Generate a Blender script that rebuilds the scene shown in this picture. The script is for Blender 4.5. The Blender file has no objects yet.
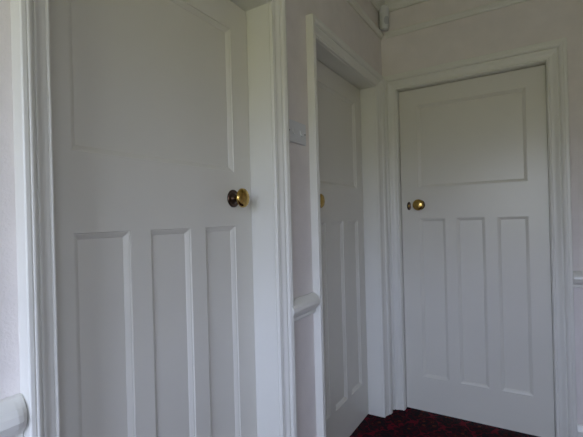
import bpy, bmesh, math
from mathutils import Vector, Matrix

C = bpy.context.scene.collection
W, H = .762, 1.981
YA, YB, XC = 1.2697, .1574, .0943
WC = .775                                   # the far door is a touch wider, its left stile too          # right edge of leaves A and B (distance from corner), left edge of leaf C
RA, RB, RC = .0974, .0875, .0318           # how deep each leaf sits behind its wall face
S, T, M = .094, .1032, .0623               # stile, top rail, muntin
ZU, ZL, ZB = 1.3747, 1.1847, .2162
CEIL = 2.52
XR, YBK = 1.85, -3.9                       # right wall, back wall

# ------------------------------------------------------------------ materials
def mat(name, col, rough=.5, metal=0, bump=0, bscale=60, var=0, vscale=4, coat=0, col2=None, spec=.5):
    m = bpy.data.materials.new(name); m.use_nodes = True
    nt = m.node_tree; b = nt.nodes['Principled BSDF']
    b.inputs['Base Color'].default_value = (*col, 1); b.inputs['Roughness'].default_value = rough
    b.inputs['Metallic'].default_value = metal; b.inputs['Specular IOR Level'].default_value = spec
    if coat: b.inputs['Coat Weight'].default_value = coat; b.inputs['Coat Roughness'].default_value = .12
    tc = nt.nodes.new('ShaderNodeTexCoord')
    if var or col2:
        n = nt.nodes.new('ShaderNodeTexNoise'); n.inputs['Scale'].default_value = vscale; n.inputs['Detail'].default_value = 4
        nt.links.new(tc.outputs['Object'], n.inputs['Vector'])
        r = nt.nodes.new('ShaderNodeValToRGB')
        c2 = col2 or tuple(c * (1 - var) for c in col)
        r.color_ramp.elements[0].position = .35; r.color_ramp.elements[1].position = .65
        r.color_ramp.elements[0].color = (*c2, 1); r.color_ramp.elements[1].color = (*col, 1)
        nt.links.new(n.outputs['Fac'], r.inputs['Fac']); nt.links.new(r.outputs['Color'], b.inputs['Base Color'])
    if bump:
        n = nt.nodes.new('ShaderNodeTexNoise'); n.inputs['Scale'].default_value = bscale; n.inputs['Detail'].default_value = 3
        nt.links.new(tc.outputs['Object'], n.inputs['Vector'])
        bp = nt.nodes.new('ShaderNodeBump'); bp.inputs['Strength'].default_value = bump; bp.inputs['Distance'].default_value = .004
        nt.links.new(n.outputs['Fac'], bp.inputs['Height']); nt.links.new(bp.outputs['Normal'], b.inputs['Normal'])
    return m

paint = mat('cream_gloss_paint', (.72, .70, .63), .30, bump=.05, bscale=25, var=.03, vscale=3)
frame_paint = mat('white_gloss_trim_paint', (.77, .76, .70), .33, bump=.05, bscale=25, var=.03, vscale=3)
wallm = mat('pale_pink_wallpaper', (.78, .73, .695), .85, bump=.35, bscale=160, var=.06, vscale=9)
ceilm = mat('white_ceiling_paint', (.70, .69, .64), .9, bump=.1)
brass = mat('polished_brass', (.62, .42, .13), .2, 1, var=.35, vscale=60)
bronze = mat('dark_aged_bronze', (.10, .065, .05), .3, .9, var=.4, vscale=90)
plastic = mat('white_plastic', (.66, .67, .69), .4)
dark = mat('dark_slot', (.02, .02, .02), .6)
lens = mat('grey_sensor_lens', (.45, .46, .50), .3)

def carpet_mat():
    m = bpy.data.materials.new('dark_red_patterned_carpet'); m.use_nodes = True
    nt = m.node_tree; L = nt.links; b = nt.nodes['Principled BSDF']
    b.inputs['Roughness'].default_value = .95; b.inputs['Specular IOR Level'].default_value = .1
    tc = nt.nodes.new('ShaderNodeTexCoord')
    def math_(op, a, bb=None, c=None):
        n = nt.nodes.new('ShaderNodeMath'); n.operation = op
        for i, v in enumerate((a, bb, c)):
            if v is None: continue
            if isinstance(v, (int, float)): n.inputs[i].default_value = v
            else: L.new(v, n.inputs[i])
        return n.outputs[0]
    nz = nt.nodes.new('ShaderNodeTexNoise'); nz.inputs['Scale'].default_value = 22; L.new(tc.outputs['Object'], nz.inputs['Vector'])
    mx = nt.nodes.new('ShaderNodeMixRGB'); mx.blend_type = 'LINEAR_LIGHT'; mx.inputs[0].default_value = .05
    L.new(tc.outputs['Object'], mx.inputs[1]); L.new(nz.outputs['Color'], mx.inputs[2])
    sep = nt.nodes.new('ShaderNodeSeparateXYZ'); L.new(mx.outputs[0], sep.inputs[0])
    P = .17
    X = math_('MULTIPLY', sep.outputs[0], 2 * math.pi / P); Y = math_('MULTIPLY', sep.outputs[1], 2 * math.pi / (P * 1.35))
    # ogee trellis
    f = math_('ADD', math_('COSINE', X), math_('COSINE', Y))
    trellis = math_('LESS_THAN', math_('ABSOLUTE', f), .13)
    medal = math_('LESS_THAN', math_('ABSOLUTE', math_('SUBTRACT', math_('ABSOLUTE', f), 1.15)), .13)
    v = nt.nodes.new('ShaderNodeTexVoronoi'); v.inputs['Scale'].default_value = 30; L.new(tc.outputs['Object'], v.inputs['Vector'])
    leaf = math_('MULTIPLY', math_('LESS_THAN', v.outputs['Distance'], .30), math_('GREATER_THAN', math_('ABSOLUTE', f), .9))
    n2 = nt.nodes.new('ShaderNodeTexNoise'); n2.inputs['Scale'].default_value = 45; L.new(tc.outputs['Object'], n2.inputs['Vector'])
    base = nt.nodes.new('ShaderNodeValToRGB'); base.color_ramp.interpolation = 'CONSTANT'
    e = base.color_ramp.elements; e[0].color = (.010, .006, .010, 1); e[1].position = .53; e[1].color = (.040, .004, .009, 1)
    L.new(n2.outputs['Fac'], base.inputs['Fac'])
    def mix(fac, c1, col):
        n = nt.nodes.new('ShaderNodeMixRGB'); L.new(fac, n.inputs[0]); L.new(c1, n.inputs[1]); n.inputs[2].default_value = (*col, 1)
        return n.outputs[0]
    c = mix(leaf, base.outputs[0], (.10, .022, .010))
    c = mix(medal, c, (.045, .003, .008))
    c = mix(trellis, c, (.12, .005, .014))
    L.new(c, b.inputs['Base Color'])
    n3 = nt.nodes.new('ShaderNodeTexNoise'); n3.inputs['Scale'].default_value = 500; L.new(tc.outputs['Object'], n3.inputs['Vector'])
    bp = nt.nodes.new('ShaderNodeBump'); bp.inputs['Strength'].default_value = .6; bp.inputs['Distance'].default_value = .004
    L.new(n3.outputs['Fac'], bp.inputs['Height']); L.new(bp.outputs['Normal'], b.inputs['Normal'])
    return m
carpet = carpet_mat()

# ------------------------------------------------------------------ helpers
def obj(name, bm, m, parent=None, smooth=False):
    bmesh.ops.remove_doubles(bm, verts=bm.verts, dist=1e-6)
    bmesh.ops.recalc_face_normals(bm, faces=bm.faces)
    me = bpy.data.meshes.new(name); bm.to_mesh(me); bm.free()
    me.materials.append(m)
    if smooth:
        for p in me.polygons: p.use_smooth = True
    o = bpy.data.objects.new(name, me); C.objects.link(o)
    if parent: o.parent = parent
    return o
def bevel(o, w=.002, seg=2):
    md = o.modifiers.new('bevel', 'BEVEL'); md.width = w; md.segments = seg; md.limit_method = 'ANGLE'; md.angle_limit = math.radians(40)
    return o
def box(bm, x0, x1, y0, y1, z0, z1):
    v = [bm.verts.new(p) for p in ((x0,y0,z0),(x1,y0,z0),(x1,y1,z0),(x0,y1,z0),(x0,y0,z1),(x1,y0,z1),(x1,y1,z1),(x0,y1,z1))]
    for f in ((0,3,2,1),(4,5,6,7),(0,1,5,4),(1,2,6,5),(2,3,7,6),(3,0,4,7)): bm.faces.new([v[i] for i in f])
def empty(name, loc, rz=0):
    o = bpy.data.objects.new(name, None); o.empty_display_size = .1; C.objects.link(o)
    o.location = loc; o.rotation_euler = (0, 0, rz); return o
def tag(o, label=None, cat=None, group=None, kind=None):
    if label: o['label'] = label
    if cat: o['category'] = cat
    if group: o['group'] = group
    if kind: o['kind'] = kind
    return o
def lathe(bm, prof, n=40, sx=1, sz=1, origin=(0,0,0)):
    """profile (distance out along -y, radius)"""
    rings = []
    for d, r in prof:
        if r < 1e-6: rings.append([bm.verts.new((origin[0], origin[1]-d, origin[2]))]); continue
        rings.append([bm.verts.new((origin[0]+r*sx*math.cos(2*math.pi*k/n), origin[1]-d, origin[2]+r*sz*math.sin(2*math.pi*k/n))) for k in range(n)])
    for a, b in zip(rings, rings[1:]):
        for k in range(n):
            k2 = (k+1) % n
            if len(a) == 1 and len(b) == 1: continue
            if len(a) == 1: bm.faces.new((a[0], b[k], b[k2]))
            elif len(b) == 1: bm.faces.new((a[k], a[k2], b[0]))
            else: bm.faces.new((a[k], a[k2], b[k2], b[k]))
def sweep(bm, prof, path_fn, npts):
    """prof: list of (d, h); path_fn(i, d, h) gives point of station i"""
    st = [[bm.verts.new(path_fn(i, d, h)) for d, h in prof] for i in range(npts)]
    n = len(prof)
    for a, b in zip(st, st[1:]):
        for k in range(n):
            bm.faces.new((a[k], a[(k+1) % n], b[(k+1) % n], b[k]))
    bm.faces.new(st[0]); bm.faces.new(st[-1][::-1])

PI = math.pi
# ------------------------------------------------------------------ room shell
WT = .15
OPEN_G = .0014
def wall_with_holes(name, u0, u1, z1, holes, place):
    """holes: (ua, ub, za, zb); place(bm,u0,u1,z0,z1)"""
    bm = bmesh.new()
    us = sorted({u0, u1, *[h[0] for h in holes], *[h[1] for h in holes]})
    for a, b in zip(us, us[1:]):
        zs = [(0, z1)]
        for h in holes:
            if h[0] <= a + 1e-6 and h[1] >= b - 1e-6:
                zs = ([(0, h[2])] if h[2] > 0 else []) + [(h[3], z1)]
        for p, q in zs: place(bm, a, b, p, q)
    return tag(obj(name, bm, wallm), kind='structure')
LN = .028   # lining thickness
wl = wall_with_holes('wall_left', YBK, WT, CEIL + .12,
    [(-YA-W-LN, -YA+LN, 0, H+LN), (-YB-W-LN, -YB+LN, 0, H+LN)],
    lambda bm, a, b, p, q: box(bm, -WT, 0, a, b, p, q))
tag(wl, 'pale pinkish wallpapered wall holding the two nearer doors', 'wall')
wf = wall_with_holes('wall_far', 0, XR, CEIL + .12, [(XC-LN, XC+WC+LN, 0, H+LN)],
    lambda bm, a, b, p, q: box(bm, a, b, 0, WT, p, q))
tag(wf, 'pale wallpapered end wall around the farthest door', 'wall')
WX0, WX1, WZ0, WZ1 = .25, 1.65, .85, 1.98
SKY = 11.3
SY0, SY1 = -3.4, -2.82                     # unseen window added in the right wall to brighten the left doors
wb = wall_with_holes('wall_back', -WT, XR+WT, CEIL + .12, [(WX0, WX1, WZ0, WZ1)],
    lambda bm, a, b, p, q: box(bm, a, b, YBK-WT, YBK, p, q))
tag(wb, 'pale wallpapered wall with the window behind the viewer', 'wall')
wr_ = wall_with_holes('wall_right', YBK, WT, CEIL + .12, [(SY0, SY1, WZ0, WZ1)],
    lambda bm, a, b, p, q: box(bm, XR, XR+WT, a, b, p, q))
tag(wr_, 'pale wallpapered wall on the right of the hall', 'wall')
bm = bmesh.new(); box(bm, -WT, XR+WT, YBK-WT, WT, -.1, 0)
tag(obj('floor', bm, carpet), 'dark red and black patterned carpet floor', 'carpet', kind='structure')
bm = bmesh.new(); box(bm, -WT, XR+WT, YBK-WT, WT, CEIL+.12, CEIL+.2)
tag(obj('ceiling', bm, ceilm), 'plain white ceiling above the picture rails', 'ceiling', kind='structure')
# ------------------------------------------------------------------ window behind the viewer, plus the added side window
def window(name, loc, rz, wx, wh, label):
    wr = tag(empty(name, loc, rz), label, 'window', kind='structure')
    bm = bmesh.new(); f = .045
    for a, b, p, q in ((-wx, wx, 0, f), (-wx, wx, wh-f, wh), (-wx, -wx+f, f, wh-f), (wx-f, wx, f, wh-f), (-.018, .018, f, wh-f)):
        box(bm, a, b, -.11, -.05, p, q)
    bevel(obj('window_frame', bm, frame_paint, wr), .003)
wh = WZ1-WZ0
window('window_1', ((WX0+WX1)/2, YBK, WZ0), 0, (WX1-WX0)/2, wh, 'white framed window in the back wall')
window('window_added', (XR, (SY0+SY1)/2, WZ0), PI/2, (SY1-SY0)/2, wh, 'added white framed window in the right wall for side fill light')

# ------------------------------------------------------------------ door frames (lining + moulded architrave)
ARCH = [(0,0), (0,.011), (.0015,.014), (.004,.015), (.0065,.014), (.008,.011), (.010,.011), (.011,.014), (.017,.0145), (.023,.0165), (.029,.0205),
        (.033,.0235), (.037,.0245), (.0385,.0215), (.0405,.0215), (.0415,.027), (.045,.0315), (.051,.0345), (.0545,.0345), (.0555,.0325), (.057,.0325), (.058,.0345), (.066,.0345), (.0686,.0325), (.0686,0)]
def door_frame(name, loc, rz, recess, label, W=W, k=(1, 1, 1)):
    """k: width factors left, head, right. local: x along wall, -y out of wall, opening 0..W"""
    r = tag(empty(name, loc, rz), label, 'door frame', kind='structure')
    bm = bmesh.new(); g = OPEN_G
    d0, d1 = -.004, WT
    y0 = -.002
    # lining: three boards, with a rebate stop behind the leaf
    box(bm, -LN, -g, y0, WT, 0, H+LN); box(bm, W+g, W+LN, y0, WT, 0, H+LN); box(bm, -g, W+g, y0, WT, H+g, H+LN)
    sy0 = recess + .042
    box(bm, -g, .016, sy0, WT, 0, H+g); box(bm, W-.016, W+g, sy0, WT, 0, H+g); box(bm, .016, W-.016, sy0, WT, H-.014, H+g)
    bevel(obj('lining', bm, frame_paint, r), .0012, 1)
    bm = bmesh.new(); i0 = .004
    def pf(i, d, h):
        l, t, r_ = (i0 + d*q for q in k)
        return [(-l, -h, 0), (-l, -h, H+t), (W+r_, -h, H+t), (W+r_, -h, 0)][i]
    sweep(bm, ARCH, pf, 4)
    bevel(obj('architrave', bm, frame_paint, r), .001, 2)
    return r
PI = math.pi
# wall-left local frame: x along +y world, -y local -> +x world  => rotation +90deg
door_frame('trim_1', (0, -YA-W, 0), PI/2, RA, 'moulded white frame around the nearest door on the left', k=(.90, 1, 1))
door_frame('trim_2', (0, -YB-W, 0), PI/2, RB, 'moulded white frame around the recessed middle door', k=(.95, 1.05, 1.27))
door_frame('trim_3', (XC, 0, 0), 0, RC, 'moulded white frame around the door facing the viewer', WC, k=(1.30, 1.33, 1.27))

# ------------------------------------------------------------------ doors
PW = (W - 2*S - 2*M) / 3
E = [S, S+PW, S+PW+M, S+2*PW+M, S+2*PW+2*M, W-S]
LEAF_T = .038
BOT = .006
rects = [(S, W-S, ZU, H-T)] + [(E[2*i], E[2*i+1], ZB, ZL) for i in range(3)]
STEPS = [(0, 0), (.0015, .0035), (.005, .0045), (.010, .0075), (.0145, .0105), (.0155, .0125)]   # moulding: inset, depth
def leaf_frame_bm(W, off):
    bm = bmesh.new()
    xs = [0] + [e + off for e in E] + [W]; zs = [BOT, ZB, ZL, ZU, H-T, H-.0015]
    def hole(i, j):
        if j == 1: return i in (1, 3, 5)
        if j == 3: return 1 <= i <= 5
        return False
    x_ = lambda i: .0006 if i == 0 else (W-.0006 if i == 7 else xs[i])
    for side in (0, 1):
        y = 0 if side == 0 else LEAF_T
        vs = {(i, j): bm.verts.new((x_(i), y, zs[j])) for i in range(8) for j in range(6)}
        for i in range(7):
            for j in range(5):
                if not hole(i, j): bm.faces.new((vs[i,j], vs[i+1,j], vs[i+1,j+1], vs[i,j+1]))
        for (a, b, p, q) in rects:
            a += off; b += off
            prev = None
            for ins, dep in STEPS:
                yy = y + dep * (1 if side == 0 else -1)
                ring = [bm.verts.new(c) for c in ((a+ins, yy, p+ins), (b-ins, yy, p+ins), (b-ins, yy, q-ins), (a+ins, yy, q-ins))]
                if prev:
                    for k in range(4): bm.faces.new((prev[k], prev[(k+1)%4], ring[(k+1)%4], ring[k]))
                prev = ring
    # edges
    a, b, p, q = .0006, W-.0006, BOT, H-.0015
    c = [(a, p), (b, p), (b, q), (a, q)]
    for k in range(4):
        (x0, z0), (x1, z1) = c[k], c[(k+1) % 4]
        bm.faces.new([bm.verts.new(v) for v in ((x0,0,z0),(x1,0,z1),(x1,LEAF_T,z1),(x0,LEAF_T,z0))])
    return bm
def make_door(name, loc, rz, knob_u, label, knob_z, escutcheon=None, W=W):
    off = W - .762
    r = tag(empty(name, loc, rz), label, 'door', kind='structure')
    obj('stile_and_rail_frame', leaf_frame_bm(W, off), paint, r)
    for k, (a, b, p, q) in enumerate(rects):
        bm = bmesh.new(); i = .0150
        box(bm, a+off+i, b+off-i, .0122, LEAF_T-.0122, p+i, q-i)
        obj('upper_panel' if k == 0 else 'lower_panel', bm, paint, r)
    # rose
    bm = bmesh.new()
    lathe(bm, [(0,0), (0,.031), (.003,.031), (.0055,.0285), (.006,.026), (.0045,.023), (.006,.019), (.010,.014), (.014,.0115), (.0145,0)], origin=(knob_u, 0, knob_z))
    ro = tag(obj('knob_rose', bm, bronze, r, True), 'dark bronze backplate')
    bm = bmesh.new()
    lathe(bm, [(.010,0), (.010,.0095), (.020,.0085), (.028,.0105), (.033,.016), (.036,.024), (.039,.0305), (.0425,.0335), (.0465,.033),
               (.0505,.029), (.0535,.022), (.0552,.012), (.0558,0)], origin=(knob_u, 0, knob_z))
    tag(obj('door_knob', bm, brass, r, True), 'brass round knob')
    if escutcheon:
        eu, ez = escutcheon
        bm = bmesh.new(); lathe(bm, [(0,0), (0,.013), (.002,.0125), (.003,.010), (.003,0)], sx=1.0, sz=2.0, origin=(eu, 0, ez))
        es = tag(obj('keyhole_plate', bm, bronze, r, True), 'small dark keyhole plate')
        bm = bmesh.new(); lathe(bm, [(.0028,0), (.0028,.006), (.0048,.005), (.005,0)], sx=.7, sz=1.7, origin=(eu, 0, ez))
        obj('keyhole_cover', bm, brass, es, True)
    return r
KZ = 1.285
make_door('door_1', (-RA, -YA-W, 0), PI/2, W-.103, 'nearest white panelled door on the left with brass knob on dark rose', KZ-.004)
make_door('door_2', (-RB, -YB-W, 0), PI/2, .112, 'middle white panelled door seen edge-on in its deep recess', KZ)
make_door('door_3', (XC, RC, 0), 0, .112, 'far white panelled door facing the viewer with keyhole plate beside its knob', KZ-.016, escutcheon=(.046, KZ-.020), W=WC)

# ------------------------------------------------------------------ rails and skirting
CHAIR = [(0,.0), (0,.012), (.006,.016), (.016,.016), (.020,.019), (.026,.027), (.036,.036), (.048,.041), (.060,.039), (.070,.033), (.078,.024), (.085,.014), (.085,0)]
PICT = [(0,0), (0,.007), (.005,.010), (.012,.011), (.018,.016), (.024,.020), (.030,.020), (.033,.015), (.035,.009), (.038,0)]
SKIRT = [(0,0), (0,.018), (.100,.018), (.112,.014), (.122,.010), (.130,.006), (.130,0)]
def rail(name, prof, p0, p1, out, z0, label, cat, bev=.0015, rounded=False):
    """rail along p0->p1 (xy), sticking out along 'out'"""
    bm = bmesh.new(); P0, P1 = Vector(p0), Vector(p1); n = (P1 - P0).normalized()
    st = [(P0, 1), (P1, 1)]
    if rounded: st = [(P0, 1), (P1-n*.02, 1), (P1-n*.012, .95), (P1-n*.004, .8), (P1, .6)]
    sweep(bm, prof, lambda i, d, h: (st[i][0][0] + out[0]*h*st[i][1], st[i][0][1] + out[1]*h*st[i][1], z0 + d), len(st))
    o = bevel(obj(name, bm, frame_paint), bev, 2)
    return tag(o, label, cat, kind='structure')
AW = .0726
CZ = .82
lx, fy = (1, 0), (0, -1)
rail('trim_4', CHAIR, (0, YBK), (0, -YA-W-.0657), lx, CZ, 'white dado rail at the lower left edge before the nearest door', 'dado rail', .003, True)
rail('trim_5', CHAIR, (0, -YA+.060), (0, -YB-W-.0692), lx, CZ-.009, 'short white dado rail between the nearest and middle doors', 'dado rail', .003, True)
rail('trim_6', CHAIR, (XC+WC+.091, 0), (XR, 0), fy, CZ, 'white dado rail right of the far door', 'dado rail', .003)
rail('trim_7', PICT, (0, YBK), (0, 0), lx, 2.322, 'thin white picture rail along the left wall', 'picture rail')
rail('trim_8', PICT, (.031, 0), (XR, 0), fy, 2.322, 'thin white picture rail above the far door', 'picture rail')
COVE = [(0,0), (0,.010), (.008,.016), (.016,.018), (.03,.028), (.06,.060), (.09,.10), (.12,.13), (.16,.14), (.16,0)]
rail('trim_9', COVE, (0, YBK), (0, 0), lx, CEIL-.04, 'white coving at the top of the left wall', 'coving')
rail('trim_10', COVE, (.0, 0), (XR, 0), fy, CEIL-.04, 'white coving at the top of the far wall', 'coving')
rail('baseboard_left', SKIRT, (0, YBK), (0, -YA-W-AW), lx, 0, 'white skirting board before the nearest door', 'skirting board')
rail('baseboard_middle', SKIRT, (0, -YA+AW), (0, -YB-W-AW), lx, 0, 'short white skirting board between the two left doors', 'skirting board')
rail('baseboard_far', SKIRT, (XC+WC+.091, 0), (XR, 0), fy, 0, 'white skirting board right of the far door', 'skirting board')

# ------------------------------------------------------------------ light switch
ym = (-YA+AW - YB-W-AW)/2 - .004
sw = tag(empty('light_switch', (0, ym, 1.545), PI/2), 'white double light switch plate on the wall between the two left doors', 'light switch')
bm = bmesh.new(); box(bm, -.070, .070, -.010, 0, -.043, .043)
bevel(obj('switch_plate', bm, plastic, sw), .003, 3)
for x in (-.028, .028):
    bm = bmesh.new()
    v = [(-.008,-.009,-.012),(.008,-.009,-.012),(.008,-.009,.012),(-.008,-.009,.012),(-.008,-.016,-.012),(.008,-.016,-.012),(.008,-.011,.012),(-.008,-.011,.012)]
    vv = [bm.verts.new((a+x, b, c)) for a, b, c in v]
    for f in ((0,1,2,3),(4,5,6,7),(0,1,5,4),(1,2,6,5),(2,3,7,6),(3,0,4,7)): bm.faces.new([vv[i] for i in f])
    bevel(obj('rocker', bm, plastic, sw), .001, 2)
for x in (-.060, .060):
    bm = bmesh.new(); lathe(bm, [(.009,0), (.009,.0035), (.0108,.003), (.011,0)], n=16, origin=(x,0,0))
    tag(obj('screw', bm, dark, sw, True), 'dark screw head')

# ------------------------------------------------------------------ motion sensor in the corner
pr = tag(empty('motion_sensor', (.030, -.030, 2.362), PI/4), 'white motion sensor in the corner above the picture rail', 'sensor')
bm = bmesh.new()
def rr(z, w, d):
    return [bm.verts.new((w*math.cos(a)*1.0, -d*max(0, math.sin(a)) - .0, z)) for a in [math.pi*k/14 for k in range(15)]]
secs = [(0,.020,.026), (.004,.027,.034), (.02,.030,.040), (.07,.030,.044), (.128,.030,.040), (.146,.026,.032), (.150,.020,.024)]
rings = [rr(*s) for s in secs]
for a, b in zip(rings, rings[1:]):
    for k in range(15): bm.faces.new((a[k], a[(k+1)%15], b[(k+1)%15], b[k]))
bm.faces.new(rings[0]); bm.faces.new(rings[-1])
obj('sensor_housing', bm, plastic, pr)
bm = bmesh.new()
pa = []
for z, w, d in ((.022,.022,.0425), (.040,.024,.048), (.060,.024,.048), (.068,.022,.046)):
    pa.append([bm.verts.new((w*math.cos(a), -d*math.sin(a), z)) for a in [math.pi*(.15+.7*k/10) for k in range(11)]])
for a, b in zip(pa, pa[1:]):
    for k in range(10): bm.faces.new((a[k], a[k+1], b[k+1], b[k]))
bm.faces.new(pa[0]); bm.faces.new(pa[-1]); 
obj('sensor_window', bm, lens, pr, False)
bm = bmesh.new(); box(bm, -.018, .018, -.001, .030, .02, .11)
obj('mounting_bracket', bm, dark, pr)

# ------------------------------------------------------------------ camera
cx, cy, cz, yaw, pit, rol, fpx = .7949, -2.4457, 1.205, math.radians(31.416), math.radians(.039), math.radians(1.51), 394.98
F = Vector((-math.sin(yaw)*math.cos(pit), math.cos(yaw)*math.cos(pit), math.sin(pit)))
R = F.cross(Vector((0,0,1))).normalized(); U = R.cross(F)
R2 = R*math.cos(rol) - U*math.sin(rol); U2 = U*math.cos(rol) + R*math.sin(rol)
cam = bpy.data.cameras.new('camera'); co = bpy.data.objects.new('camera', cam); C.objects.link(co)
mm = Matrix((R2, U2, -F)).transposed().to_4x4(); mm.translation = (cx, cy, cz); co.matrix_world = mm
cam.sensor_width = 36; cam.lens = fpx/583*36; cam.clip_start = .02
bpy.context.scene.camera = co

# ------------------------------------------------------------------ light
def area(name, loc, rot, sx, sy, power, col):
    l = bpy.data.lights.new(name, 'AREA'); l.shape = 'RECTANGLE'; l.size = sx; l.size_y = sy; l.energy = power; l.color = col
    o = bpy.data.objects.new(name, l); o.location = loc; o.rotation_euler = rot; C.objects.link(o); return o
pl = area('window_portal', ((WX0+WX1)/2, YBK-.13, (WZ0+WZ1)/2), (PI/2, 0, 0), WX1-WX0, wh, 1, (1, 1, 1)); pl.data.cycles.is_portal = True
pl = area('window_portal', (XR+.13, (SY0+SY1)/2, (WZ0+WZ1)/2), (PI/2, 0, PI/2), SY1-SY0, wh, 1, (1, 1, 1)); pl.data.cycles.is_portal = True  # portal for the added right-wall window
w = bpy.data.worlds.new('world'); bpy.context.scene.world = w; w.use_nodes = True
nt = w.node_tree; bg = nt.nodes['Background']
tc = nt.nodes.new('ShaderNodeTexCoord'); sp = nt.nodes.new('ShaderNodeSeparateXYZ'); rp = nt.nodes.new('ShaderNodeValToRGB')
mr = nt.nodes.new('ShaderNodeMapRange'); mr.inputs[1].default_value = -1; mr.inputs[2].default_value = 1
nt.links.new(tc.outputs['Generated'], sp.inputs[0]); nt.links.new(sp.outputs[2], mr.inputs[0]); nt.links.new(mr.outputs[0], rp.inputs[0]); nt.links.new(rp.outputs[0], bg.inputs[0])
el = rp.color_ramp.elements
el[0].position = .508; el[0].color = (.225, .23, .13, 1)     # lawn and hedges
el[1].position = .555; el[1].color = (.68, .785, 1.12, 1)     # overcast sky
e3 = el.new(.66); e3.color = (.76, .89, 1.25, 1)
bg.inputs[1].default_value = SKY
vs = bpy.context.scene.view_settings
vs.view_transform = 'Standard'; vs.look = 'None'; vs.exposure = 0
